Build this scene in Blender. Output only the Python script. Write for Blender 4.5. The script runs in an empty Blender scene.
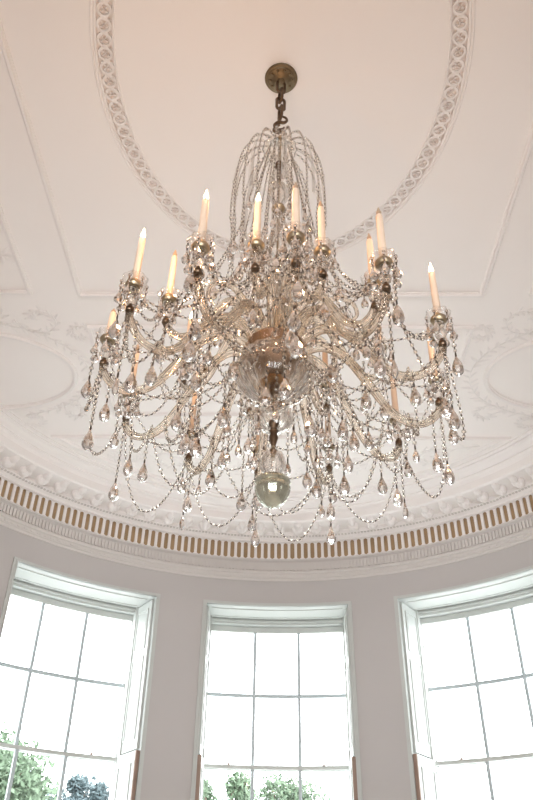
import bpy, math, random
from math import sin, cos, pi, radians, sqrt, hypot, atan2
from mathutils import Matrix, Vector
random.seed(7)
S = bpy.context.scene
COL = S.collection
CAMZ = 1.5            # eye height; heights below written as "rel" are above the eye
X0, CY, R = 0.006, 4.52, 3.42      # centre and radius of the bow
# ---------------------------------------------------------------- camera
p, yaw, roll = radians(36.106), radians(-1.2), radians(0.909)
fw = Vector((sin(yaw)*cos(p), cos(yaw)*cos(p), sin(p)))
rt = Vector((cos(yaw), -sin(yaw), 0)); up = rt.cross(fw)
r2 = rt*cos(roll)+up*sin(roll); u2 = -rt*sin(roll)+up*cos(roll)
cam = bpy.data.cameras.new('camera'); co = bpy.data.objects.new('camera', cam); COL.objects.link(co)
M = Matrix((r2, u2, -fw)).transposed().to_4x4(); M.translation = (0, 0, CAMZ)
co.matrix_world = M
cam.sensor_fit = 'VERTICAL'; cam.sensor_height = 36; cam.lens = 738.39/800*36
cam.clip_start = .05; cam.clip_end = 500
S.camera = co
# ---------------------------------------------------------------- sky, lights, exposure
w = bpy.data.worlds.new('overcast_sky'); S.world = w; w.use_nodes = True
nt = w.node_tree; bg = nt.nodes['Background']
tc = nt.nodes.new('ShaderNodeTexCoord'); sx = nt.nodes.new('ShaderNodeSeparateXYZ'); cr = nt.nodes.new('ShaderNodeValToRGB')
nt.links.new(tc.outputs['Generated'], sx.inputs[0]); nt.links.new(sx.outputs[2], cr.inputs[0]); nt.links.new(cr.outputs[0], bg.inputs[0])
cr.color_ramp.elements[0].position = 0.0; cr.color_ramp.elements[0].color = (.94, .97, 1, 1)
cr.color_ramp.elements[1].position = 0.6; cr.color_ramp.elements[1].color = (.97, .985, 1, 1)
bg.inputs[1].default_value = 7.0
def area(name, loc, target, sx_, sy_, power, color):
    l = bpy.data.lights.new(name, 'AREA'); l.shape = 'RECTANGLE'; l.size = sx_; l.size_y = sy_; l.energy = power; l.color = color
    o = bpy.data.objects.new(name, l); COL.objects.link(o); o.location = loc
    o.rotation_euler = (Vector(target)-Vector(loc)).to_track_quat('-Z', 'Y').to_euler(); return o
area('warm_fill', (0, -1.8, 1.0), (0, 1.0, 5.5), 4.0, 1.6, 30, (1, .66, .42))  # added warm fill panel behind the camera, not an actual lamp
bfill = area('back_fill', (0, -2.9, 2.2), (0, 6.8, 5.0), 5.0, 2.6, 76, (.93, .965, 1)); bfill.data.spread = radians(58)  # unseen cool fill added before the solid back wall, which has no window
for th in (-35.8, -0.3, 35.0):           # daylight portals in the three window openings
    a = radians(th); rr = 4.05
    o = area('window_daylight', (X0+rr*sin(a), CY+rr*cos(a), CAMZ+1.1), (X0, CY, CAMZ+1.1), 1.5, 3.6, 1, (1, 1, 1))
    o.data.cycles.is_portal = True
vs = S.view_settings; vs.view_transform = 'Standard'; vs.look = 'None'; vs.gamma = 1; vs.exposure = 0.0; vs.use_curve_mapping = False
cy_ = S.cycles; cy_.max_bounces = 16; cy_.diffuse_bounces = 6; cy_.glossy_bounces = 6; cy_.transmission_bounces = 14; cy_.transparent_max_bounces = 24
cy_.caustics_reflective = False; cy_.caustics_refractive = False; cy_.use_denoising = True; cy_.sample_clamp_indirect = 6
# ---------------------------------------------------------------- materials
def mat(name, color, rough=.5, metal=0, noise=0, nscale=8, bump=0, bscale=40, emit=0, trans=0, ior=1.45, coat=0):
    m = bpy.data.materials.new(name); m.use_nodes = True; t = m.node_tree; b = t.nodes['Principled BSDF']
    b.inputs['Base Color'].default_value = (*color, 1); b.inputs['Roughness'].default_value = rough; b.inputs['Metallic'].default_value = metal
    b.inputs['Transmission Weight'].default_value = trans; b.inputs['IOR'].default_value = ior; b.inputs['Coat Weight'].default_value = coat
    if emit: b.inputs['Emission Color'].default_value = (*color, 1); b.inputs['Emission Strength'].default_value = emit
    co_ = t.nodes.new('ShaderNodeTexCoord')
    if noise:
        n = t.nodes.new('ShaderNodeTexNoise'); n.inputs['Scale'].default_value = nscale; n.inputs['Detail'].default_value = 4
        r = t.nodes.new('ShaderNodeMapRange'); r.inputs[3].default_value = 1-noise; r.inputs[4].default_value = 1+noise
        mx = t.nodes.new('ShaderNodeVectorMath'); mx.operation = 'SCALE'; mx.inputs[0].default_value = color
        t.links.new(co_.outputs['Object'], n.inputs[0]); t.links.new(n.outputs[0], r.inputs[0]); t.links.new(r.outputs[0], mx.inputs['Scale']); t.links.new(mx.outputs[0], b.inputs['Base Color'])
    if bump:
        n = t.nodes.new('ShaderNodeTexNoise'); n.inputs['Scale'].default_value = bscale
        bb = t.nodes.new('ShaderNodeBump'); bb.inputs['Strength'].default_value = bump; bb.inputs['Distance'].default_value = .005
        t.links.new(co_.outputs['Object'], n.inputs[0]); t.links.new(n.outputs[0], bb.inputs['Height']); t.links.new(bb.outputs[0], b.inputs['Normal'])
    return m
def crystal(name, color, rough=0.0, clear=.35, ior=1.5):
    m = bpy.data.materials.new(name); m.use_nodes = True; t = m.node_tree; t.nodes.clear()
    o = t.nodes.new('ShaderNodeOutputMaterial'); g = t.nodes.new('ShaderNodeBsdfGlass'); tr = t.nodes.new('ShaderNodeBsdfTransparent'); mx = t.nodes.new('ShaderNodeMixShader')
    g.inputs['Color'].default_value = (*color, 1); g.inputs['Roughness'].default_value = rough; g.inputs['IOR'].default_value = ior
    tr.inputs[0].default_value = (*color, 1); mx.inputs[0].default_value = clear
    t.links.new(g.outputs[0], mx.inputs[1]); t.links.new(tr.outputs[0], mx.inputs[2]); t.links.new(mx.outputs[0], o.inputs[0]); return m
def paneglass():
    m = bpy.data.materials.new('window_glass'); m.use_nodes = True; t = m.node_tree; t.nodes.clear()
    o = t.nodes.new('ShaderNodeOutputMaterial'); g = t.nodes.new('ShaderNodeBsdfGlossy'); g.inputs['Roughness'].default_value = .02
    tr = t.nodes.new('ShaderNodeBsdfTransparent'); tr.inputs[0].default_value = (.96, .985, .98, 1); mx = t.nodes.new('ShaderNodeMixShader'); mx.inputs[0].default_value = .06
    t.links.new(tr.outputs[0], mx.inputs[1]); t.links.new(g.outputs[0], mx.inputs[2]); t.links.new(mx.outputs[0], o.inputs[0]); return m
CEIL = mat('ceiling_plaster', (.925, .88, .855), .7, noise=.015, nscale=1.5)
ORN = mat('ornament_plaster', (.89, .85, .83), .65)
WALL = mat('wall_paint', (.53, .505, .495), .75, noise=.02, nscale=2)
BLOOM_BAR = mat('bloom_tinted_bars', (.50, .555, .58), .4)  # bluish tint puts the sky bloom on the glazing bars into their colour
JOIN = mat('joinery_paint', (.575, .595, .575), .35)
FRZ = mat('frieze_paint', (.68, .645, .62), .7)
GILT = mat('gilded_flute', (.40, .27, .15), .55, noise=.25, nscale=9)
FLOOR = mat('pale_carpet', (.78, .74, .70), .9, noise=.05, nscale=3)
EDGE = mat('shutter_edge_wood', (.34, .24, .19), .5)
PANE = paneglass()
GLASS = crystal('crystal_glass', (.985, .97, .95))
GLASSD = crystal('bead_crystal', (.99, .965, .935), clear=.5, ior=1.55)
GLASSP = crystal('pear_drop_crystal', (.96, .935, .92), clear=.0, ior=1.52, rough=.09)
GLASSC = crystal('clear_drip_glass', (.985, .975, .965), clear=.68)
GLASSA = crystal('arm_glass', (.985, .945, .89), clear=.25, rough=.02)
BRASS = mat('aged_brass', (.15, .10, .065), .38, metal=.9, noise=.35, nscale=30)
BRASSL = mat('brass_dish', (.42, .34, .23), .42, metal=.85, noise=.3, nscale=40)
PIN = mat('dark_wire', (.085, .06, .048), .45, metal=.6)
PAN = mat('silvered_pan', (.40, .27, .19), .42, metal=.75, noise=.25, nscale=35, bump=.6, bscale=60)
MERC = mat('mercury_glass', (.62, .64, .53), .2, metal=.9, noise=.45, nscale=38, coat=.4, bump=.8, bscale=45)
WAX = mat('candle_wax', (.80, .64, .50), .45)
TIPD = mat('unlit_bulb_tip', (.40, .29, .20), .3)
FLAME = mat('lit_bulb', (1, .87, .66), .3, emit=9)
LEAF = mat('tree_leaves', (.11, .16, .10), .6, noise=.4, nscale=1.5)
LEAF2 = mat('blue_green_leaves', (.10, .14, .15), .6, noise=.3, nscale=1.5)
BARK = mat('tree_bark', (.16, .12, .09), .8)
LAWN = mat('pale_terrace', (.50, .51, .50), .9, noise=.1, nscale=1)
# ---------------------------------------------------------------- mesh helpers
class MB:
    def __init__(s): s.v = []; s.f = []; s.m = []
    def add(s, v, f, mi=0):
        o = len(s.v); s.v += [tuple(q) for q in v]; s.f += [tuple(i+o for i in q) for q in f]; s.m += [mi]*len(f)
    def box(s, a, b, mi=0):
        x0, y0, z0 = a; x1, y1, z1 = b
        s.add([(x0,y0,z0),(x1,y0,z0),(x1,y1,z0),(x0,y1,z0),(x0,y0,z1),(x1,y0,z1),(x1,y1,z1),(x0,y1,z1)],
              [(0,3,2,1),(4,5,6,7),(0,1,5,4),(1,2,6,5),(2,3,7,6),(3,0,4,7)], mi)
    def lathe(s, prof, n=16, mi=0, c=(0,0,0), lobes=0, amp=0, ph=0):
        v = []; f = []
        for r, z in prof:
            for k in range(n):
                a = 2*pi*k/n+ph; q = r*(1+amp*cos(lobes*a)) if lobes else r
                v.append((c[0]+q*cos(a), c[1]+q*sin(a), c[2]+z))
        for i in range(len(prof)-1):
            for k in range(n):
                k2 = (k+1) % n; f.append((i*n+k, i*n+k2, (i+1)*n+k2, (i+1)*n+k))
        if prof[0][0] > 1e-6: f.append(tuple(range(n-1, -1, -1)))
        if prof[-1][0] > 1e-6: f.append(tuple((len(prof)-1)*n+k for k in range(n)))
        s.add(v, f, mi)
    def sweep(s, pts, rad, n=10, mi=0, lobes=0, amp=0, twist=0, closed=False):
        pts = [Vector(q) for q in pts]; N = len(pts); v = []; f = []; up_ = None; L = 0
        for i in range(N):
            if closed: t = (pts[(i+1) % N]-pts[i-1])
            else: t = pts[min(i+1, N-1)]-pts[max(i-1, 0)]
            t.normalize()
            if up_ is None:
                up_ = Vector((0, 0, 1)) if abs(t.z) < .9 else Vector((1, 0, 0))
            a = (up_-t*up_.dot(t)).normalized(); b = t.cross(a); up_ = a
            if i: L += (pts[i]-pts[i-1]).length
            r = rad(i/(N-1)) if callable(rad) else rad
            for k in range(n):
                g = 2*pi*k/n; q = r*(1+amp*cos(lobes*g)) if lobes else r; g2 = g+twist*L
                v.append(pts[i]+a*(q*cos(g2))+b*(q*sin(g2)))
        for i in range(N if closed else N-1):
            j = (i+1) % N
            for k in range(n):
                k2 = (k+1) % n; f.append((i*n+k, i*n+k2, j*n+k2, j*n+k))
        if not closed: f.append(tuple(range(n-1, -1, -1))); f.append(tuple((N-1)*n+k for k in range(n)))
        s.add(v, f, mi)
    def mesh(s, name, mats, smooth=True, angle=None):
        me = bpy.data.meshes.new(name); me.from_pydata(s.v, [], s.f)
        for m in (mats if isinstance(mats, (list, tuple)) else [mats]): me.materials.append(m)
        me.polygons.foreach_set('material_index', s.m); me.polygons.foreach_set('use_smooth', [smooth]*len(s.f)); me.update()
        if smooth and angle: me.set_sharp_from_angle(angle=radians(angle))
        return me
def obj(name, me, parent=None, loc=(0,0,0), rotz=0):
    o = bpy.data.objects.new(name, me); COL.objects.link(o); o.location = loc; o.rotation_euler = (0, 0, rotz)
    if parent: o.parent = parent
    return o
def structure(o, label=None):
    o['kind'] = 'structure'
    if label: o['label'] = label
    return o
def C(th, r, z):                       # bow coordinates: degrees from the centre line, radius, height above the eye
    a = radians(th); return (X0+r*sin(a), CY+r*cos(a), CAMZ+z)
def cbox(mb, t0, t1, r0, r1, z0, z1, mi=0, n=None):
    n = n or max(1, int(abs(t1-t0)/2)+1); v = []; f = []
    for i in range(n+1):
        t = t0+(t1-t0)*i/n
        v += [C(t, r0, z0), C(t, r1, z0), C(t, r1, z1), C(t, r0, z1)]
    for i in range(n):
        a = i*4; b = a+4
        for k in range(4): f.append((a+k, a+(k+1) % 4, b+(k+1) % 4, b+k))
    f += [(3, 2, 1, 0), (n*4, n*4+1, n*4+2, n*4+3)]
    mb.add(v, f, mi)
# ---------------------------------------------------------------- ceiling, with the sunk guilloche ring
ZC = 4.0
EX, EY, EC = 0.996, 1.355, 2.36        # centre line of the oval ring
def ell(t, d, z): # offset ellipse
    nx, ny = cos(t)/EX, sin(t)/EY; l = hypot(nx, ny)
    return (X0+EX*cos(t)+nx/l*d, EC+EY*sin(t)+ny/l*d, CAMZ+z)
HB = .043
N = 192; mb = MB(); v = []; f = []
rings = []
ts = [2*pi*k/N for k in range(N)]
rings.append([(X0+.3*EX*cos(t), EC+.3*EY*sin(t), CAMZ+ZC) for t in ts])
rings.append([ell(t, -HB, ZC) for t in ts]); rings.append([ell(t, -HB, ZC+.024) for t in ts])
rings.append([ell(t, HB, ZC+.024) for t in ts]); rings.append([ell(t, HB, ZC) for t in ts])
rings.append([ell(t, .4, ZC) for t in ts])
def rect(t):
    x, y = cos(t)*4.2, sin(t)*6.5; k = max(abs(x)/4.2, abs(y)/6.5); return (X0+x/k, EC+y/k, CAMZ+ZC)
rings.append([rect(t) for t in ts])
for r_ in rings: v += r_
f.append(tuple(range(N)))
for i in range(len(rings)-1):
    for k in range(N):
        k2 = (k+1) % N; f.append((i*N+k, i*N+k2, (i+1)*N+k2, (i+1)*N+k))
mb.add(v, f)
structure(obj('ceiling', mb.mesh('ceiling', CEIL, smooth=False)), 'cream plaster ceiling with raised panel mouldings')
# fillets beside the ring
mb = MB()
for d in (-HB-.010, HB+.010, HB+.028):
    mb.sweep([ell(t, d, ZC+.001) for t in ts], .007, n=6, closed=True)
# circles and rosettes; equal arc spacing
fine = [ell(2*pi*k/4000, 0, ZC) for k in range(4001)]
acc = [0]
for k in range(4000): acc.append(acc[-1]+hypot(fine[k+1][0]-fine[k][0], fine[k+1][1]-fine[k][1]))
NC = 90; j = 0
for k in range(NC):
    s_ = acc[-1]*k/NC
    while acc[j+1] < s_: j += 1
    cx, cyy, cz = fine[j]; ang = atan2(fine[j+1][1]-fine[j][1], fine[j+1][0]-fine[j][0])
    def P(a, r, dz): return (cx+r*cos(a+ang), cyy+r*sin(a+ang), cz+dz)
    n = 16; vv = []; ff = []
    for q in range(n):
        a = 2*pi*q/n; vv += [P(a, .029, .024), P(a, .029, .004), P(a, .042, .004), P(a, .042, .024)]
    for q in range(n):
        a_, b_ = q*4, ((q+1) % n)*4
        ff += [(a_, b_, b_+1, a_+1), (a_+1, b_+1, b_+2, a_+2), (a_+2, b_+2, b_+3, a_+3)]
    mb.add(vv, ff)
    for q in range(4):                                      # four-petal rosette
        a = pi/4+q*pi/2
        mb.add([P(a, .003, .006), P(a-.30, .016, .012), P(a, .027, .014), P(a+.30, .016, .012), P(a, .015, .003)], [(0, 1, 4), (1, 2, 4), (2, 3, 4), (3, 0, 4)])
        mb.add([P(a-.35, .003, .024), P(a-.2, .027, .024), P(a+.2, .027, .024), P(a+.35, .003, .024), P(a-.35, .003, .01), P(a-.2, .027, .01), P(a+.2, .027, .01), P(a+.35, .003, .01)], [(0, 1, 5, 4), (2, 3, 7, 6), (4, 5, 6, 7)])
    for sd in (-1, 1):                                      # crossing links between neighbouring circles
        a0 = P(0, .036, .006); st = 2*pi/NC
        x1 = cx+cos(ang)*.041; y1 = cyy+sin(ang)*.041; nx, ny = -sin(ang)*sd, cos(ang)*sd; tx, ty = cos(ang), sin(ang)
        def Q(u, vq, dz): return (x1+tx*u+nx*vq, y1+ty*u+ny*vq, cz+dz)
        mb.add([Q(-.006, 0, .006), Q(.006, 0, .006), Q(.007, .020, .006), Q(-.007, .020, .006), Q(-.006, 0, .024), Q(.006, 0, .024), Q(.007, .020, .024), Q(-.007, .020, .024)],
               [(0, 1, 2, 3), (0, 4, 5, 1), (1, 5, 6, 2), (2, 6, 7, 3), (3, 7, 4, 0)])
structure(obj('trim_1', mb.mesh('guilloche_ring', ORN, smooth=False)), 'oval plaster guilloche ring around the chandelier')
# panel mouldings
def moulding(name, pts, closed, label, wd=.042, h=.028):
    mb = MB(); P_ = [Vector((X0+a, b, 0)) for a, b in pts]; n = len(P_); v = []; f = []
    prof = [(-wd/2, .004), (-wd/2, -h*.45), (-wd*.25, -h), (wd*.15, -h), (wd*.3, -h*.4), (wd/2, -h*.3), (wd/2, .004)]
    for i in range(n):
        a = P_[i]-P_[i-1] if (closed or i) else P_[1]-P_[0]; b = P_[(i+1) % n]-P_[i] if (closed or i < n-1) else P_[i]-P_[i-1]
        a.normalize(); b.normalize(); na = Vector((-a.y, a.x, 0)); nb = Vector((-b.y, b.x, 0)); m = (na+nb); m /= max(.35, m.length_squared/2)
        for o_, z in prof: v.append((P_[i].x+m.x*o_, P_[i].y+m.y*o_, CAMZ+ZC+z))
    K = len(prof)
    for i in range(n if closed else n-1):
        j = (i+1) % n
        for k in range(K-1): f.append((i*K+k, i*K+k+1, j*K+k+1, j*K+k))
    mb.add(v, f); return structure(obj(name, mb.mesh(name, ORN, smooth=False)), label)
tn = [2]
def mould(pts, label, closed=True, **k):
    moulding('trim_%d' % tn[0], pts, closed, label, **k); tn[0] += 1
mould([(-1.54, .62), (1.54, .62), (1.54, 4.10), (-1.54, 4.10)], 'moulding framing the central ceiling panel')
for s in (-1, 1):
    q = [(s*1.92, .62), (s*3.6, .62), (s*3.6, 4.08), (s*1.92, 4.08)]
    mould(q, 'moulding framing a side ceiling panel')
mould([(-1.545, 4.48), (1.545, 4.48), (1.545, 5.71), (-1.545, 5.71)], 'moulding framing the ceiling panel beyond the chandelier')
arc = [(2.70*sin(radians(a)), CY+2.70*cos(radians(a))) for a in range(54, -55, -3)]
mould([(-2.25, 6.09), (2.25, 6.09)]+arc, 'moulding framing the bow-shaped ceiling panel')
MEDL = [(s*2.66, 5.07) for s in (-1, 1)]
for mx_, my_ in MEDL:
    mould([(mx_+.86*cos(2*pi*k/64), my_+.545*sin(2*pi*k/64)) for k in range(64)], 'oval medallion moulding on the ceiling', wd=.05)
# low relief leaves
def leaf(mb, x, y, ang, L, W, h=.012, z=None):
    c, s = cos(ang), sin(ang); z = CAMZ+ZC if z is None else z
    def P(u, w_, d): return (x+u*c-w_*s, y+u*s+w_*c, z-d)
    pr = [(0, .1), (.25, .8), (.5, 1), (.8, .55), (1, 0)]
    v = [P(0, 0, h*.5)]; 
    for u, q in pr: v += [P(u*L, -q*W/2, -.002), P(u*L, 0, h*(.5+q*.5)), P(u*L, q*W/2, -.002)]
    f = []
    for i in range(len(pr)-1):
        a = 1+i*3; b = a+3; f += [(a, a+1, b+1, b), (a+1, a+2, b+2, b+1)]
    mb.add(v, f)
def spray(mb, pts, step=.075, L=.09, W=.034, h=.012):
    P_ = [Vector((X0+a, b)) for a, b in pts]; sd = 1; i = 0
    acc_ = 0
    for a, b in zip(P_[:-1], P_[1:]):
        d = b-a; l = d.length; u = 0
        while u < l:
            q = a+d*(u/l); an = atan2(d.y, d.x)
            leaf(mb, q.x, q.y, an+sd*random.uniform(.5, 1.0), L*random.uniform(.7, 1.2), W*random.uniform(.8, 1.2), h); sd = -sd; u += step
    mb.sweep([(q.x, q.y, CAMZ+ZC-.002) for q in P_], .005, n=5)
def arcpts(cx, cy, a, b, t0, t1, n=24): return [(cx+a*cos(radians(t0+(t1-t0)*k/n)), cy+b*sin(radians(t0+(t1-t0)*k/n))) for k in range(n+1)]
for (mx_, my_), s in zip(MEDL, (-1, 1)):
    mb = MB()
    a0 = 0 if s < 0 else 180
    spray(mb, arcpts(mx_, my_, 1.0, .68, a0-75, a0+75))
    def curl(cx, cy, r, t0, t1): return [(cx+s*r*(1-.7*k/24)*cos(radians(t0+(t1-t0)*k/24)), cy+r*(1-.7*k/24)*sin(radians(t0+(t1-t0)*k/24))) for k in range(25)]
    spray(mb, curl(mx_-s*.72, my_-.68, .20, 0, 360), L=.07, step=.06); spray(mb, curl(mx_-s*1.02, my_-.50, .12, 180, 500), L=.06, step=.05)
    spray(mb, curl(mx_-s*.30, my_-.78, .16, 120, 420), L=.07, step=.06)
    spray(mb, curl(mx_-s*.72, my_+.62, .16, 0, -360), L=.07, step=.06); spray(mb, curl(mx_-s*.3, my_+.74, .14, 0, 300), L=.06, step=.06)
    structure(obj('trim_%d' % tn[0], mb.mesh('medallion_scrolls', ORN, smooth=True)), 'plaster leaf scrolls around the oval medallion'); tn[0] += 1
mb = MB()
for s in (-1, 1):
    def curl(cx, cy, r, t0, t1): return [(s*(cx+r*(1-.7*k/24)*cos(radians(t0+(t1-t0)*k/24))), cy+r*(1-.7*k/24)*sin(radians(t0+(t1-t0)*k/24))) for k in range(25)]
    spray(mb, curl(1.55, 6.42, .19, 0, 400)); spray(mb, curl(1.15, 6.50, .20, 180, -200)); spray(mb, curl(.72, 6.60, .20, 0, 400)); spray(mb, [(s*2.0, 6.25), (s*1.75, 6.3), (s*1.6, 6.6)])
    spray(mb, curl(.33, 6.7, .18, 180, -200))
structure(obj('trim_%d' % tn[0], mb.mesh('bow_scrolls', ORN, smooth=True)), 'plaster leaf scrolls inside the bow-shaped panel'); tn[0] += 1
mb = MB()
for k in range(7): leaf(mb, -2.02, 3.70, k*.9, .10, .04)
spray(mb, [(-2.6, 3.5), (-2.3, 3.75), (-2.08, 3.72)]); spray(mb, arcpts(-2.35, 3.55, .22, .2, 0, 300))
structure(obj('trim_%d' % tn[0], mb.mesh('side_panel_spray', ORN, smooth=True)), 'plaster leaf spray in the left side panel'); tn[0] += 1
# ---------------------------------------------------------------- walls
WTH = [-35.8, -0.3, 35.0]; HO = 13.05; ZT, ZB = 2.962, -0.72
edges = [-90]
for t in WTH: edges += [t-HO, t+HO]
edges.append(90)
mb = MB()
for i in range(len(edges)-1):
    a, b = edges[i], edges[i+1]; iswin = i % 2 == 1
    for rr in ((R, 1), (R+.62, -1)):
        n = max(2, int((b-a)/1.5)); zs = [(-CAMZ, ZB), (ZT, ZC+.0)] if iswin else [(-CAMZ, ZC)]
        for z0, z1 in zs:
            v = []; f = []
            for k in range(n+1):
                t = a+(b-a)*k/n; v += [C(t, rr[0], z0), C(t, rr[0], z1)]
            for k in range(n): f.append((2*k, 2*k+1, 2*k+3, 2*k+2) if rr[1] > 0 else (2*k, 2*k+2, 2*k+3, 2*k+1))
            mb.add(v, f)
structure(obj('wall_front', mb.mesh('wall_front', WALL, angle=20)), 'curved mauve-grey wall of the window bow')
YB = -3.0
for nm, s in (('wall_left', -1), ('wall_right', 1)):
    mb = MB(); mb.box((X0+s*R, YB, 0), (X0+s*(R+.3), CY, CAMZ+ZC)) if s > 0 else mb.box((X0-R-.3, YB, 0), (X0-R, CY, CAMZ+ZC))
    structure(obj(nm, mb.mesh(nm, WALL, smooth=False)))
mb = MB(); mb.box((-R-.3, YB-.3, 0), (R+.3, YB, CAMZ+ZC)); structure(obj('wall_back', mb.mesh('wall_back', WALL, smooth=False)))
mb = MB(); mb.box((-R-.3, YB-.3, -.1), (R+.3, CY, 0))
v = [C(a, R+.1, -CAMZ) for a in range(-90, 91, 5)]; mb.add(v, [tuple(range(len(v)))[::-1]])
structure(obj('floor', mb.mesh('floor', FLOOR, smooth=False)))
# ---------------------------------------------------------------- cornice
def arcsweep(mb, prof, mi=0, a0=-90, a1=90, st=1.5, back=True):
    n = int((a1-a0)/st); rows = []
    if back: rows.append([(X0-r, YB, CAMZ+z) for r, z in prof])
    for k in range(n+1): rows.append([C(a0+(a1-a0)*k/n, r, z) for r, z in prof])
    if back: rows.append([(X0+r, YB, CAMZ+z) for r, z in prof])
    K = len(prof); v = [q for r in rows for q in r]; f = []
    for i in range(len(rows)-1):
        for k in range(K-1): f.append((i*K+k, (i+1)*K+k, (i+1)*K+k+1, i*K+k+1))
    mb.add(v, f, mi)
mb = MB()
arcsweep(mb, [(2.80, 4.0), (2.80, 3.985), (2.835, 3.978), (2.835, 3.962), (2.87, 3.955), (2.89, 3.935), (2.93, 3.92), (2.93, 3.905), (2.965, 3.895), (2.985, 3.87), (2.985, 3.795), (3.005, 3.78), (3.005, 3.79), (3.26, 3.79), (3.265, 3.755), (3.29, 3.74), (3.31, 3.735), (3.33, 3.722), (3.335, 3.705), (3.365, 3.70)])
structure(obj('trim_%d' % tn[0], mb.mesh('cornice', ORN, angle=30)), 'moulded plaster cornice around the bow'); tn[0] += 1
mb = MB()
arcsweep(mb, [(3.365, 3.507), (3.35, 3.50), (3.35, 3.485), (3.375, 3.478), (3.385, 3.47), (3.385, 3.36), (3.365, 3.352), (3.37, 3.335), (3.385, 3.325), (3.39, 3.29), (3.405, 3.28), (3.41, 3.262), (3.42, 3.258)])
structure(obj('trim_%d' % tn[0], mb.mesh('frieze', FRZ, angle=30)), 'moulded frieze under the fluted band'); tn[0] += 1
mb = MB(); arcsweep(mb, [(3.385, 3.71), (3.385, 3.50)], 1)
nf = 138; st = 180/nf
for k in range(nf):
    t = -90+st*(k+.5)
    cbox(mb, t-st*.20, t+st*.20, 3.366, 3.39, 3.507, 3.70, 0, n=1)
    for zz, s_ in ((3.70, -1), (3.507, 1)):                 # arched flute ends
        for sg in (-1, 1):
            e0 = t+sg*st*.20; e1 = t+sg*st*.5
            mb.add([C(e0, 3.367, zz), C(e1, 3.367, zz), C(e0+(e1-e0)*.55, 3.367, zz+s_*.004), C(e0, 3.367, zz+s_*.014)], [(0, 1, 2, 3)], 0)
structure(obj('trim_%d' % tn[0], mb.mesh('fluted_band', [ORN, GILT], smooth=False)), 'band of gilded brown flutes between cream ribs'); tn[0] += 1
mb = MB()
nd = 276
for k in range(nd):                                         # small dentils under and above the fluted band
    t = -90+180/nd*(k+.5)
    cbox(mb, t-.2, t+.2, 3.368, 3.39, 3.372, 3.462, 0, n=1)
    cbox(mb, t-.2, t+.2, 3.275, 3.30, 3.738, 3.765, 0, n=1)
for k in range(138):
    t = -90+180/138*(k+.5); cbox(mb, t-.35, t+.35, 3.378, 3.41, 3.298, 3.322, 0, n=1)
structure(obj('trim_%d' % tn[0], mb.mesh('dentil_courses', FRZ, smooth=False)), 'small dentil courses above and below the fluted band'); tn[0] += 1
mb = MB()
for k in range(47):                                         # hanging shell modillions on the soffit
    t = -90+180/47*(k+.5); a = radians(t); o = Vector(C(t, 3.14, 3.79)); er = Vector((sin(a), cos(a), 0)); et = Vector((cos(a), -sin(a), 0)); ez = Vector((0, 0, -1))
    for ou, ov, A, B, H in ((.05, 0, .07, .062, .075), (-.05, 0, .065, .042, .05), (.03, .04, .045, .028, .06), (.03, -.04, .045, .028, .06)):
        v = []; f = []; nu, nv = 10, 4
        for i in range(nv+1):
            ph = (pi/2)*i/nv
            for j in range(nu):
                b = 2*pi*j/nu; v.append(o+er*(ou+A*cos(ph)*cos(b))+et*(ov+B*cos(ph)*sin(b))+ez*(H*sin(ph)))
        for i in range(nv):
            for j in range(nu): f.append((i*nu+j, i*nu+(j+1) % nu, (i+1)*nu+(j+1) % nu, (i+1)*nu+j))
        mb.add(v, f)
structure(obj('trim_%d' % tn[0], mb.mesh('shell_modillions', ORN)), 'row of plaster shell modillions above the fluted band'); tn[0] += 1
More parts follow.
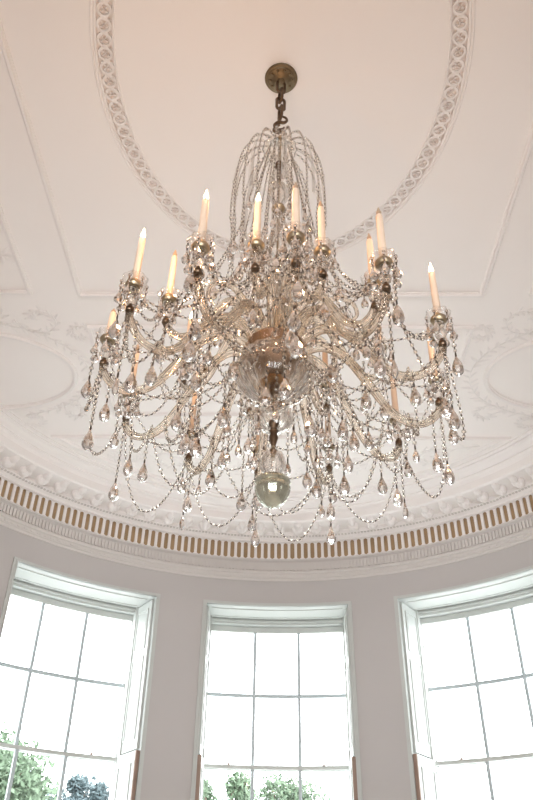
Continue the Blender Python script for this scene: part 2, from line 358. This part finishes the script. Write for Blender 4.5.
# ---------------------------------------------------------------- windows
def window(i, tc):
    root = bpy.data.objects.new('window_%d' % i, None); COL.objects.link(root); root.location = C(tc, R+.3, ZB); structure(root)
    inv = Matrix.Translation(-Vector(root.location))
    def part(name, mb, m, smooth=False, parent=None, label=None):
        loc = Vector(root.location)
        mb.v = [tuple(Vector(q)-loc) for q in mb.v]
        o = obj(name, mb.mesh(name, m, smooth=smooth, angle=25 if smooth else None), parent or root)
        if label: o['label'] = label
        return o
    deg = lambda m_, r_: math.degrees(m_/r_)
    # casing on the wall
    mb = MB()
    cw = deg(.042, R)
    for s in (-1, 1):
        a, b = tc+s*HO, tc+s*(HO+cw)
        cbox(mb, min(a, b), max(a, b), R-.014, R+.004, ZB-.1, ZT+.036, n=1)
        a, b = tc+s*HO, tc+s*(HO+cw*.35)
        cbox(mb, min(a, b), max(a, b), R-.024, R+.004, ZB-.1, ZT+.018, n=1)
    cbox(mb, tc-HO-cw, tc+HO+cw, R-.0145, R+.004, ZT, ZT+.036); cbox(mb, tc-HO-cw*.35, tc+HO+cw*.35, R-.0245, R+.004, ZT-.0, ZT+.018)
    part('casing', mb, JOIN)
    # lining: soffit and jambs from the wall face to the sash frame
    RS = 3.85; HS = 11.62
    mb = MB(); n = 14
    def lin(zf, t_off, f0, f1): pass
    v = []; f = []
    for k in range(n+1):
        q = -1+2*k/n; v += [C(tc+q*HO, R, ZT), C(tc+q*HS, RS+.12, ZT-.005)]
    for k in range(n): f.append((2*k, 2*k+1, 2*k+3, 2*k+2))
    mb.add(v, f)
    def lerp(f_, s): t = tc+s*(HO+(HS-HO)*f_); return t, R+(RS-R)*f_
    for s in (-1, 1):
        t0, q0 = tc+s*HO, R; t1, q1 = tc+s*HS, RS+.12
        mb.add([C(t0, q0, ZB), C(t1, q1, ZB), C(t1, q1, ZT), C(t0, q0, ZT)], [(0, 1, 2, 3)])
    mb.add([C(tc-HO, R, ZB), C(tc-HS, RS+.1, ZB), C(tc+HS, RS+.1, ZB), C(tc+HO, R, ZB)], [(0, 1, 2, 3)])
    # raised soffit panel moulding
    for (fa, fb) in ((.22, .28), (.78, .84)):
        v = []; f = []
        for k in range(n+1):
            q = (-1+2*k/n)*.93
            for ff, dz in ((fa, 0), (fa, -.008), (fb, -.008), (fb, 0)):
                v.append(C(tc+q*(HO+(HS-HO)*ff), R+(RS-R)*ff, ZT+dz-.001))
        for k in range(n):
            for c_ in range(3): f.append((k*4+c_, k*4+c_+1, k*4+c_+5, k*4+c_+4))
        mb.add(v, f)
    part('jamb_lining', mb, JOIN)
    # shutters folded against the jambs, in two tiers
    def slab(mb, s, f0, f1, z0, z1, d0, d1, mi=0):
        t0, q0 = lerp(f0, s); t1, q1 = lerp(f1, s)
        A = Vector(C(t0, q0, 0)); B = Vector(C(t1, q1, 0)); d = (B-A).normalized(); nrm = Vector((d.y, -d.x, 0))
        cen = Vector(C(tc, (q0+q1)/2, 0));
        if nrm.dot(cen-A) < 0: nrm = -nrm
        v = []
        for z in (z0, z1):
            for pt, dd in ((A, d0), (B, d0), (B, d1), (A, d1)):
                u = pt+nrm*dd; v.append((u.x, u.y, CAMZ+z))
        mb.add(v, [(0, 3, 2, 1), (4, 5, 6, 7), (0, 1, 5, 4), (1, 2, 6, 5), (2, 3, 7, 6), (3, 0, 4, 7)], mi)
    for s in (-1, 1):
        for z0, z1, pan in ((1.46, 2.945, [(1.56, 2.36), (2.44, 2.87)]), (ZB+.02, 1.44, [(-.6, .35), (.45, 1.34)])):
            mb = MB(); low = z1 < 2
            th = .042 if low else .022
            f0 = .04 if low else .10
            slab(mb, s, f0, .93, z0, z1, .002, th)
            for pz0, pz1 in pan:
                for e in ((f0+.14, f0+.17, pz0, pz1), (.80, .83, pz0, pz1), (f0+.14, .83, pz0, pz0+.014), (f0+.14, .83, pz1-.014, pz1)):
                    slab(mb, s, e[0], e[1], e[2], e[3], th-.001, th+.010)
                slab(mb, s, f0+.24, .73, pz0+.05, pz1-.05, th-.001, th+.005)
            sh = part('shutter', mb, JOIN)
            if low:
                mb = MB(); slab(mb, s, .0, .038, z0, z1, .002, .040); part('edge_strip', mb, EDGE, parent=sh, label='brown edge of the lower shutter')
    # fixed frame
    mb = MB(); hs = deg(.03, RS)
    for s in (-1, 1):
        a, b = tc+s*(HS-hs*.9), tc+s*(HS+.25); cbox(mb, min(a, b), max(a, b), RS-.06, RS+.16, ZB, ZT, n=1)
    cbox(mb, tc-HS, tc+HS, RS-.02, RS+.16, 2.90, ZT+.01); cbox(mb, tc-HS, tc+HS, RS-.04, RS-.0, 2.925, 2.94)
    cbox(mb, tc-HS, tc+HS, RS-.06, RS+.2, ZB-.05, ZB+.02)
    part('sash_frame', mb, JOIN)
    GH = 11.1
    def sash(name, rs, z0, z1, rows, top):
        mb = MB(); d = .036
        for s in (-1, 1):
            a, b = tc+s*GH, tc+s*(HS-hs*.5); cbox(mb, min(a, b), max(a, b), rs, rs+d, z0, z1, n=1)
        cbox(mb, tc-HS+.3, tc+HS-.3, rs, rs+d, z1-(.062 if top else .036), z1)
        cbox(mb, tc-HS+.3, tc+HS-.3, rs, rs+d, z0, z0+(.034 if top else .08))
        mw = deg(.0165, rs)
        so = part(name, mb, JOIN)
        for q in (-3.62, 3.62): mb = MB(); cbox(mb, tc+q-mw, tc+q+mw, rs+.003, rs+d-.003, z0+.02, z1-.02, n=1); part('glazing_bar', mb, BLOOM_BAR, parent=so)
        for z in rows: mb = MB(); cbox(mb, tc-GH, tc+GH, rs+.004, rs+d-.004, z-.017, z+.017); part('glazing_bar', mb, BLOOM_BAR, parent=so)
        zz = [z0]+rows+[z1]
        for c_ in range(3):
            for r_ in range(len(zz)-1):
                mb = MB(); t0 = tc+[-GH, -3.62, 3.62][c_]; t1 = tc+[-3.62, 3.62, GH][c_]; v = []; f = []
                for k in range(4):
                    t = t0+(t1-t0)*k/3; v += [C(t, rs+.018, zz[r_]), C(t, rs+.018, zz[r_+1])]
                for k in range(3): f.append((2*k, 2*k+1, 2*k+3, 2*k+2))
                mb.add(v, f); part('window_pane', mb, PANE, parent=so)
        return so
    sash('upper_sash', RS+.05, 1.40, 2.895, [2.14], True)
    lo = sash('lower_sash', RS+.0, ZB+.02, 1.44, [0.04, .72], False)
    for q in (-7.3, 7.3):
        mb = MB(); cbox(mb, tc+q-.16, tc+q+.16, RS-.012, RS+.03, 1.44, 1.452, n=1); cbox(mb, tc+q-.07, tc+q+.07, RS+.002, RS+.016, 1.452, 1.478, n=1)
        part('sash_fastener', mb, EDGE, parent=lo)
for i, t in enumerate(WTH): window(i+1, t)
# ---------------------------------------------------------------- outside
mb = MB(); mb.box((-60, 9, -1.3), (60, 90, -1.2)); o = obj('ground', mb.mesh('ground', LAWN, smooth=False)); structure(o, 'pale ground outside the windows')
def tree(name, x, y, h, cr_, m, label, n=12000, seed=1, ls=.085):
    rnd = random.Random(seed)
    root = bpy.data.objects.new(name, None); COL.objects.link(root); root.location = (x, y, -1.2); root['label'] = label; root['category'] = 'tree'; root['group'] = 'trees outside the windows'
    mb = MB(); mb.sweep([(0, 0, 0), (.05, 0, h*.3), (0, .05, h*.6), (.03, 0, h*.85)], lambda t: .16*(1-t*.8), n=8)
    blobs = []
    for k in range(24):
        a = rnd.uniform(0, 2*pi); rr = cr_*sqrt(rnd.random())*.75; zz = h*.45+rnd.random()*h*.5
        zz = min(zz, h-.35*cr_-rr*.45); blobs.append((rr*cos(a), rr*sin(a), zz, cr_*rnd.uniform(.18, .36)))
        mb.sweep([(0, 0, h*.35), (rr*cos(a)*.6, rr*sin(a)*.6, zz-.2), (rr*cos(a), rr*sin(a), zz)], .025, n=5)
    obj('trunk', mb.mesh('trunk', BARK), root)
    mb = MB()
    for k in range(n):
        b = rnd.choice(blobs); d = Vector((rnd.gauss(0, 1), rnd.gauss(0, 1), rnd.gauss(0, 1))).normalized()*b[3]*rnd.uniform(.5, 1.35)
        c = Vector(b[:3])+d; u = Vector((rnd.gauss(0, 1), rnd.gauss(0, 1), rnd.gauss(0, 1))).normalized(); w_ = u.orthogonal().normalized(); l = ls*rnd.uniform(.6, 1.2)
        mb.add([c-u*l, c-w_*l*.45, c+u*l, c+w_*l*.45], [(0, 1, 2, 3)])
    obj('foliage', mb.mesh('foliage', m, smooth=False), root)
def treept(px, py, Y):      # top of a tree at its distance, from the sight line
    d = r2*((px-266.5)/738.39)+u2*(-(py-400)/738.39)+fw; d *= Y/d.y; return d.x, d.y, CAMZ+d.z
for (px, py, Y, cr_, m, lb, sd) in ((8, 722, 19, 1.9, LEAF, 'tall green leafy tree outside the left window, largest of the trees', 3), (83, 768, 24, 1.15, LEAF2, 'small blue-green tree at the right of the left window', 5),
                                   (224, 758, 21, 1.2, LEAF, 'green tree behind the left column of panes in the middle window', 8), (272, 765, 24, 1.6, LEAF, 'low rounded green tree behind the central column of panes in the middle window', 11)):
    x, y, z = treept(px, py, Y); tree('tree', x, y, z+1.2, cr_, m, lb, seed=sd)
# ---------------------------------------------------------------- chandelier
CHX, CHY = X0, 2.34
root = bpy.data.objects.new('chandelier', None); COL.objects.link(root); root.location = (CHX, CHY, CAMZ+ZC); root.rotation_euler = (0, .0105, 0)
root['label'] = 'large crystal chandelier with candle arms and beaded swags hanging from the ceiling'; root['category'] = 'chandelier'
LZ = lambda z: z-ZC
def lz(prof): return [(r, z-ZC) for r, z in prof]
def pol(r, ang, z): return Vector((r*cos(radians(ang)), r*sin(radians(ang)), z-ZC))
# canopy
mb = MB(); mb.lathe(lz([(.092, 4.0), (.094, 3.992), (.088, 3.984), (.080, 3.982), (.074, 3.975), (.05, 3.972), (.042, 3.965), (.024, 3.960), (.016, 3.945), (0, 3.943)]), 40)
for k in range(10):
    a = 2*pi*k/10; mb.lathe([(.009, 0), (.008, -.006), (0, -.009)], 8, c=(.062*cos(a), .062*sin(a), LZ(3.975)))
obj('ceiling_rose', mb.mesh('ceiling_rose', mat('rose_brass', (.20, .15, .09), .42, metal=.8, noise=.4, nscale=30), angle=35), root)['label'] = 'round embossed brass ceiling rose'
def linkmesh(h, w_, r):
    pts = []
    for k in range(20):
        a = 2*pi*k/20; x = w_*cos(a); z = w_*sin(a)+(h/2-w_)*(1 if sin(a) >= 0 else -1); pts.append((x, 0, z))
    mb = MB(); mb.sweep(pts, r, n=8, closed=True); return mb.mesh('chain_link', BRASS)
lm = linkmesh(.105, .023, .0088); z = 3.905; k = 0
while z > 3.64:
    obj('chain_link', lm, root, (0, 0, LZ(z)), radians(90*k+20)); z -= .084; k += 1
def hook(z0, s, rz):
    pts = [(s*.0, 0, .05), (s*.028, 0, .04), (s*.036, 0, .015), (s*.02, 0, -.008), (0, 0, -.01), (-s*.022, 0, -.028), (-s*.030, 0, -.052), (-s*.012, 0, -.075), (s*.012, 0, -.068), (s*.022, 0, -.05)]
    mb = MB(); mb.sweep(smoothpts(pts, 4), lambda t: .011-.006*abs(2*t-1), n=8)
    obj('hook', mb.mesh('hook', BRASS), root, (0, 0, LZ(z0)), rz)
def smoothpts(P, m=6):
    P = [Vector(q) for q in P]; out = []
    for i in range(len(P)-1):
        p0, p1, p2, p3 = P[max(i-1, 0)], P[i], P[i+1], P[min(i+2, len(P)-1)]
        for k in range(m):
            t = k/m; out.append(.5*((2*p1)+(-p0+p2)*t+(2*p0-5*p1+4*p2-p3)*t*t+(-p0+3*p1-3*p2+p3)*t**3))
    out.append(P[-1]); return out
hook(3.575, 1, radians(10)); hook(3.49, -1, radians(-15))
# crown cap + stem
mb = MB(); mb.lathe(lz([(.0, 3.425), (.012, 3.42), (.022, 3.40), (.03, 3.385), (.05, 3.37), (.078, 3.345), (.09, 3.325), (.08, 3.322), (.04, 3.34), (0, 3.345)]), 24, lobes=12, amp=.04)
obj('crown_cap', mb.mesh('crown_cap', GLASS), root)
def lathe_part(name, prof, m, n=24, label=None, **k):
    mb = MB(); mb.lathe(lz(prof), n, **k); o = obj(name, mb.mesh(name, m, angle=50), root)
    if label: o['label'] = label
    return o
lathe_part('brass_rod', [(.008, 3.43), (.008, 1.45)], BRASSL, 8)
lathe_part('brass_fitting', [(0, 3.21), (.02, 3.205), (.024, 3.18), (.012, 3.165), (.014, 3.10), (.009, 3.05), (0, 3.05)], BRASS, 16)
lathe_part('glass_vase', [(.008, 3.045), (.03, 3.03), (.050, 2.99), (.052, 2.95), (.035, 2.91), (.016, 2.885), (.012, 2.87)], GLASS, 24, lobes=12, amp=.04)
lathe_part('brass_fitting', [(.005, 2.865), (.03, 2.862), (.034, 2.848), (.02, 2.83), (.01, 2.80)], BRASSL, 20)
lathe_part('glass_vase', [(.01, 2.79), (.025, 2.77), (.022, 2.72), (.036, 2.67), (.050, 2.62), (.052, 2.58), (.03, 2.54), (.014, 2.52)], GLASS, 24, lobes=10, amp=.05)
lathe_part('glass_baluster', [(.012, 2.51), (.028, 2.49), (.018, 2.45), (.022, 2.36), (.034, 2.27), (.042, 2.22), (.03, 2.18), (.014, 2.165)], GLASSA, 24, lobes=8, amp=.07)
lathe_part('brass_fitting', [(.008, 2.16), (.022, 2.155), (.020, 2.13), (.010, 2.12)], BRASS, 16)
lathe_part('glass_spire', [(.010, 2.115), (.05, 2.105), (.055, 2.08), (.03, 2.06), (.036, 2.02), (.05, 1.99)], GLASS, 24, lobes=12, amp=.05)
# receiver pan and bowl
lathe_part('receiver_pan', [(.0, 1.995), (.112, 1.99), (.118, 1.98), (.112, 1.965), (.104, 1.93), (.097, 1.89), (.07, 1.855), (.035, 1.84), (0, 1.838)], PAN, 36, label='embossed silvered receiver pan holding the arms')
lathe_part('receiver_bowl', [(.138, 1.915), (.152, 1.89), (.162, 1.855), (.158, 1.81), (.135, 1.76), (.095, 1.715), (.05, 1.69), (.02, 1.68), (.0, 1.686), (.05, 1.70), (.09, 1.725), (.128, 1.768), (.150, 1.815), (.153, 1.855), (.144, 1.888), (.133, 1.910)], GLASS, 72, label='large ribbed clear glass bowl', lobes=18, amp=.03)
lathe_part('brass_boss', [(0, 1.84), (.028, 1.838), (.034, 1.80), (.022, 1.76), (.03, 1.72), (.012, 1.69), (0, 1.69)], BRASS, 20)
lathe_part('glass_crown', [(.02, 1.68), (.05, 1.672), (.072, 1.64), (.070, 1.60), (.045, 1.57), (.02, 1.56), (0, 1.56)], GLASS, 36, lobes=12, amp=.06)
lathe_part('brass_fitting', [(0, 1.60), (.022, 1.60), (.026, 1.575), (.012, 1.55), (.018, 1.53), (.010, 1.50), (.006, 1.485), (.014, 1.475), (.010, 1.46), (0, 1.455)], BRASS, 16)
lathe_part('glass_ball', [(0, 1.478), (.02, 1.472), (.040, 1.452), (.047, 1.425), (.046, 1.395), (.032, 1.365), (.03, 1.355)], GLASS, 30, label='clear glass ball above the finial', lobes=10, amp=.03)
lathe_part('finial_ball', [(.03, 1.362), (.052, 1.352), (.062, 1.345), (.065, 1.335), (.058, 1.326), (.064, 1.318), (.063, 1.30), (.055, 1.275), (.040, 1.254), (.021, 1.240), (.006, 1.238), (0, 1.228)], MERC, 56, lobes=14, amp=.022, label='mirrored greenish-silver finial ball')
lathe_part('glow_flange', [(0, 1.80), (.055, 1.797), (.06, 1.785), (.03, 1.775), (0, 1.775)], mat('painted_glow', (.45, .24, .10), .4, metal=.8), 30)  # orange base colour stands in for the warm glow inside the bowl
# --- beads and drops
BG, BP = 0, 1
def bead(mb, c, t, L, r, n=6, mi=0):
    t = t.normalized(); a = t.orthogonal().normalized(); b = t.cross(a); v = [c-t*L/2]
    for u, q in ((-.18, 1), (.18, 1)):
        for k in range(n):
            g = 2*pi*(k+.3)/n; v.append(c+t*(u*L)+(a*cos(g)+b*sin(g))*(r*q))
    v.append(c+t*L/2); f = []
    for k in range(n):
        k2 = (k+1) % n; f += [(0, 1+k2, 1+k), (1+k, 1+k2, 1+n+k2, 1+n+k), (1+n+k, 1+n+k2, 1+2*n)]
    mb.add(v, f, mi)
def link(mb, c, t, L, r):
    t = t.normalized(); a = t.orthogonal().normalized(); b = t.cross(a); v = []
    for s in (-1, 1):
        for k in range(4): g = pi/2*k; v.append(c+t*(s*L/2)+(a*cos(g)+b*sin(g))*r)
    mb.add(v, [(0, 1, 5, 4), (1, 2, 6, 5), (2, 3, 7, 6), (3, 0, 4, 7), (3, 2, 1, 0), (4, 5, 6, 7)], 1)
def beadline(mb, pts, r=.0062, step=.0205, big_end=False):
    P_ = [Vector(q) for q in pts]; s_ = step/2; acc_ = 0
    tot = sum((b-a).length for a, b in zip(P_[:-1], P_[1:])); n = max(1, int(tot/step)); step = tot/n; nxt = step/2; i = 0
    for a, b in zip(P_[:-1], P_[1:]):
        l = (b-a).length
        while nxt <= acc_+l+1e-9 and l > 0:
            t = (b-a)/l; c = a+t*(nxt-acc_)
            q = 1.45 if i % 9 == 4 else 1.0
            bead(mb, c, t, step*.72, r*q); link(mb, c+t*step*.5, t, step*.34, .0030); nxt += step; i += 1
        acc_ += l
def swag(a, b, sag, n=18, bul=0):
    a, b = Vector(a), Vector(b); out = []
    for k in range(n+1):
        t = k/n; q = a.lerp(b, t); q.z -= sag*4*t*(1-t)
        if bul: h = Vector((q.x, q.y, 0)); l = h.length; q += h/max(l, .05)*bul*4*t*(1-t)
        out.append(q)
    return out
def dropmesh(name, L, W, n=8):
    mb = MB(); pr = [(.0, 0), (.14, -.03), (.24, -.10), (.52, -.26), (.84, -.46), (1.0, -.64), (.96, -.78), (.74, -.90), (.40, -.97), (0, -1)]
    mb.lathe([(r*W/2, z*L) for r, z in pr], n, 0); mb.lathe([(.0035, .012), (.0035, -.004), (0, -.005)], 6, 1)
    mb.lathe([(0, .012), (.0035, .012)], 6, 1)
    return mb.mesh(name, [GLASSP, PIN], smooth=False)
DROP = [dropmesh('crystal_drop', .088, .042), dropmesh('crystal_drop_small', .062, .028), dropmesh('crystal_drop_slim', .078, .024, 6)]
def drop(parent, loc, kind=0): 
    o = obj('crystal_drop', DROP[kind], parent, loc, random.uniform(0, pi)); return o
def swagline(name, ln, r=.0064, step=.0245):
    mb = MB(); beadline(mb, ln, r, step); return obj(name, mb.mesh(name, [GLASSD, PIN], smooth=False), root)
def tassel(a, L, kind=0, lean=(0, 0)):
    a = Vector(a); e = a+Vector((lean[0], lean[1], -L)); o = swagline('bead_tassel', [a, e], r=.0063); drop(o, e-Vector((0, 0, .012)), kind); return o
# --- crown dome: glass ribs and hanging bead strands
def dome(t): # t 0..1 from cap to bottom, returns r,z
    P_ = [(.05, 3.35), (.12, 3.33), (.178, 3.255), (.212, 3.13), (.226, 2.97), (.228, 2.80), (.215, 2.66)]
    x = t*(len(P_)-1); i = min(int(x), len(P_)-2); u = x-i; return P_[i][0]*(1-u)+P_[i+1][0]*u, P_[i][1]*(1-u)+P_[i+1][1]*u
for k in range(8):
    a = 45*k+7; mb = MB()
    pts = smoothpts([pol(*((lambda q: (q[0]-.016, a, q[1]))(dome(i/6)))) for i in range(6)], 4)
    n_ = len(pts); v = []; f = []
    for i, q in enumerate(pts):                       # flat bowed glass strips
        w_ = .004+.014*i/n_; tx, ty = -sin(radians(a)), cos(radians(a)); rx, ry = cos(radians(a)), sin(radians(a))
        for u, d in ((-w_, 0), (0, .005), (w_, 0), (0, -.003)): v.append((q.x+tx*u+rx*d, q.y+ty*u+ry*d, q.z))
    for i in range(n_-1):
        for c_ in range(4): f.append((i*4+c_, i*4+(c_+1) % 4, i*4+4+(c_+1) % 4, i*4+4+c_))
    mb.add(v, f); obj('dome_rib', mb.mesh('dome_rib', GLASSC), root)
for k in range(18):
    a = 20*k+5
    pts = smoothpts([pol(*((lambda q: (q[0], a, q[1]))(dome(i/6)))) for i in range(7)], 4)
    e = pts[-1]; L = random.choice((.03, .12, .2)); e2 = e-Vector((0, 0, L))
    o = swagline('dome_strand', pts+[e2], r=.0066, step=.029); drop(o, e2-Vector((0, 0, .012)), k % 2)
for k in range(14):   # inner strands of the dome
    a = 360/14*k+12; e0 = pol(.05, a, 3.33); e1 = pol(.13 if k % 2 else .17, a, random.uniform(2.6, 2.8))
    o = swagline('dome_strand', swag(e0, e1, -.05), r=.0062, step=.029); drop(o, e1-Vector((0, 0, .012)), 1)
# --- arms
def ribbedarm(path, r0, r1, name):
    pts = smoothpts([Vector((r, 0, z-ZC)) for r, z in path], 6); mb = MB()
    mb.sweep(pts, lambda t: r0+(r1-r0)*min(1, t*1.25), n=30, lobes=6, amp=.20, twist=4); return mb.mesh(name, GLASSA)
LOWP = [(.085, 1.90), (.13, 1.975), (.21, 2.005), (.30, 1.955), (.38, 1.84), (.46, 1.715), (.535, 1.66), (.61, 1.665), (.662, 1.72), (.672, 1.772)]
UPP = [(.07, 1.93), (.09, 2.06), (.145, 2.16), (.215, 2.16), (.27, 2.07), (.33, 1.96), (.395, 1.905), (.445, 1.925), (.465, 1.965)]
ARMLOW = ribbedarm(LOWP, .020, .0125, 'lower_arm'); ARMUP = ribbedarm(UPP, .019, .0125, 'upper_arm')
def fit():
    D = {}
    mb = MB(); mb.lathe([(.0, -.012), (.0135, -.012), (.016, -.007), (.0135, -.003), (.0155, .003), (.013, .009), (.007, .014), (.007, .022), (0, .022)], 16); D['collar'] = mb.mesh('brass_collar', BRASS, angle=50)
    mb = MB(); mb.lathe([(.008, .02), (.018, .03), (.022, .048), (.014, .064), (.010, .072), (.016, .084), (.020, .094), (.018, .098), (.006, .098)], 20, lobes=10, amp=.05); D['nozzle'] = mb.mesh('glass_nozzle', GLASS)
    mb = MB(); mb.lathe([(.022, .112), (.034, .113), (.040, .120), (.045, .132), (.047, .145), (.0448, .145), (.042, .132), (.037, .122), (.032, .118), (.022, .117)], 48, lobes=8, amp=.06); D['pan'] = mb.mesh('drip_pan', GLASSC)
    mb = MB(); mb.lathe([(.0, .099), (.013, .099), (.014, .104), (.024, .103), (.030, .110), (.032, .118), (.029, .124), (.020, .122), (.0165, .126), (.0165, .138), (0, .138)], 24); D['cup'] = mb.mesh('candle_cup', BRASSL, angle=50)
    mb = MB(); mb.lathe([(.0, 0), (.0135, 0), (.0145, .06), (.0135, .16), (.0125, .232), (.010, .240), (0, .240)], 16); D['candle'] = mb.mesh('candle', WAX, angle=60)
    mb = MB(); mb.lathe([(.004, 0), (.008, .008), (.010, .018), (.0085, .024), (.004, .044), (.0012, .058), (0, .060)], 14); D['lit'] = mb.mesh('lit_bulb', FLAME)
    mb = MB(); mb.lathe([(.004, 0), (.0085, .007), (.010, .018), (.008, .024), (.003, .044), (0, .050)], 12); D['dark'] = mb.mesh('unlit_bulb', TIPD)
    mb = MB(); P_ = [Vector((0, 0, 0)), Vector((0, 0, -.05))]; beadline(mb, P_, .006, .02)
    pr = [(.0, 0), (.10, -.04), (.16, -.12), (.30, -.30), (.62, -.50), (.92, -.68), (1.0, -.78), (.86, -.89), (.45, -.97), (0, -1)]
    mb.lathe([(r*.016, z*.066-.052) for r, z in pr], 8, 0); D['pendant'] = mb.mesh('pendant', [GLASSP, PIN], smooth=False)
    return D
D = fit()
def arm(ang, low, lit, droprot=0, npend=3, sc=1.0):
    path = LOWP if low else UPP; r, z = path[-1]
    a = obj('chandelier_arm', ARMLOW if low else ARMUP, root, (0, 0, 0), radians(ang)); a.scale = (sc, sc, 1)
    e = (r, 0, z-ZC)
    for nm, key in (('brass_collar', 'collar'), ('glass_nozzle', 'nozzle'), ('drip_pan', 'pan'), ('candle_cup', 'cup')):
        obj(nm, D[key], a, e)
    for q in range(npend):
        g = droprot+2*pi*q/npend; obj('pendant', D['pendant'], a, (r+.046*cos(g), .046*sin(g), z-ZC+.136))
    w_ = pol(r*sc, ang, z)
    c = obj('candle', D['candle'], root, w_+Vector((0, 0, .128)))
    if ang == -168: c.scale = (1, 1, .55)
    b = obj('lit_bulb' if lit else 'unlit_bulb', D['lit' if lit else 'dark'], c, (0, 0, .236))
    b['label'] = 'glowing flame-shaped bulb' if lit else 'dark unlit bulb tip'
    c['label'] = 'lit ivory candle' if lit else 'unlit ivory candle'
    if lit:
        l = bpy.data.lights.new('bulb_glow', 'POINT'); l.energy = 5; l.color = (1, .54, .25); l.shadow_soft_size = .02
        lo_ = bpy.data.objects.new('bulb_glow', l); COL.objects.link(lo_); lo_.parent = c; lo_.location = (0, 0, .33)
    return w_
LOW = [(-139, 1), (-112, 1), (-84, 0), (-56, 0), (-24, 1), (8, 0), (36, 0), (68, 0), (97, 0), (126, 0), (160, 0), (-168, 0)]
UP = [(-159, 0), (-99, 1), (-68, 0), (-35, 0), (15, 0), (60, 0), (105, 0), (150, 1)]
lowp = [arm(a, True, bool(l), random.random()*6, 6) for a, l in LOW]
upp = [arm(a, False, bool(l), random.random()*6, 4) for a, l in UP]
# extra curved glass scrolls (no candle) between the arms
SC = [(.08, 1.92), (.12, 2.05), (.19, 2.15), (.27, 2.17), (.335, 2.12), (.35, 2.05), (.315, 2.02)]
pts = smoothpts([Vector((r, 0, z-ZC)) for r, z in SC], 6); mb = MB(); mb.sweep(pts, lambda t: .016*(1-t*.65), n=20, lobes=8, amp=.13, twist=9); SCM = mb.mesh('glass_scroll', GLASSA)
for k in range(6): 
    o = obj('glass_scroll', SCM, root, (0, 0, 0), radians(60*k-20)); e = Vector((.35, 0, LZ(2.05)))
    drop(o, (.33, 0, LZ(2.0)), 0)
# --- swags
n = len(LOW); RU = random.uniform
def lowring(i, dz=0, k=1): q = lowp[i % n].copy(); q.x *= k; q.y *= k; q.z += dz; return q
for i in range(n):          # deep outer swags and the long tails at every arm
    a, b = lowring(i), lowring(i+1); sag = RU(.27, .35)
    swagline('bead_swag', swag(a, b, sag, 22, .05)); swagline('bead_swag', swag(lowring(i, .09), lowring(i+1, .09), sag*.45, 22, -.03))
    swagline('bead_swag', swag(lowring(i, -.07, .8), lowring(i+1, -.07, .8), RU(.14, .22), 20, .02))
    tassel(a, RU(.275, .30), 2 if i % 3 == 0 else 0)
    tassel(lowring(i, -.03, .95), RU(.12, .22), 0, (RU(-.02, .02), RU(-.02, .02)))
    tassel(lowring(i, -.08, .82), RU(.06, .16), i % 2)
    tassel(lowring(i, .09, 1.06), RU(.10, .20), 0)
    tassel(lowring(i, .02, .55), RU(.10, .26), 0)
    swagline('bead_festoon', swag(lowring(i, .09), pol(.13, LOW[i][0]+8, 2.10), .10, 22))
    swagline('bead_festoon', swag(lowring(i, -.02), pol(.15, LOW[i][0]-8, 1.84), RU(.10, .2), 22))
def near(q, lst): return sorted(range(len(lst)), key=lambda k: (lst[k]-q).length)
for k, q in enumerate(upp):  # from the dome to the upper arms, from the upper arms to the lower arms
    top = q+Vector((0, 0, .10)); swagline('bead_festoon', swag(pol(.10, UP[k][0], 2.62), top, .16, 18))
    swagline('bead_festoon', swag(pol(.20, UP[k][0]+20, 2.62), top, .12, 18)); swagline('bead_festoon', swag(pol(.20, UP[k][0]-20, 2.62), top, .12, 18))
    for j in near(q, lowp)[:2]: swagline('bead_festoon', swag(top, lowp[j]+Vector((0, 0, .10)), RU(.12, .2), 18))
    tassel(q, RU(.10, .2), 0); tassel(q*.8+Vector((0, 0, q.z*.2-.05)), RU(.08, .16), 1)
    b = upp[(k+1) % len(upp)]; swagline('bead_swag', swag(q, b, .2, 18, .03)); swagline('bead_swag', swag(top, b+Vector((0, 0, .1)), .12, 18, .0))
for k in range(12):          # around the stem, over the arms
    a = pol(.06, 30*k, 2.50); b = pol(.30, 30*k, 2.20); o = swagline('bead_festoon', swag(a, b, .10, 18)); drop(o, b-Vector((0, 0, .012)), 0)
    a = pol(.10, 30*k+15, 2.60); b = pol(.15, 30*k+15, 2.12); swagline('bead_festoon', swag(a, b, .02, 14))
for k in range(12):          # skirt below the bowl
    a = pol(.16, 30*k+10, 1.85); swagline('bead_swag', swag(a, pol(.44, 30*k+10, 1.74), .16, 16))
    tassel(pol(.30, 30*k+25, 1.66), .20-.05*(k % 3), 0)
    if k % 2: tassel(pol(.20, 30*k+3, 1.70), .16, 1)
for k in range(6):           # inner pendants around the finial stem, low swags gathered below
    tassel(pol(.13, 60*k+5, 1.70), .16+.03*(k % 2), 1)
    swagline('bead_swag', swag(pol(.42, 60*k, 1.62), pol(.42, 60*k+60, 1.62), .22, 20, .02))
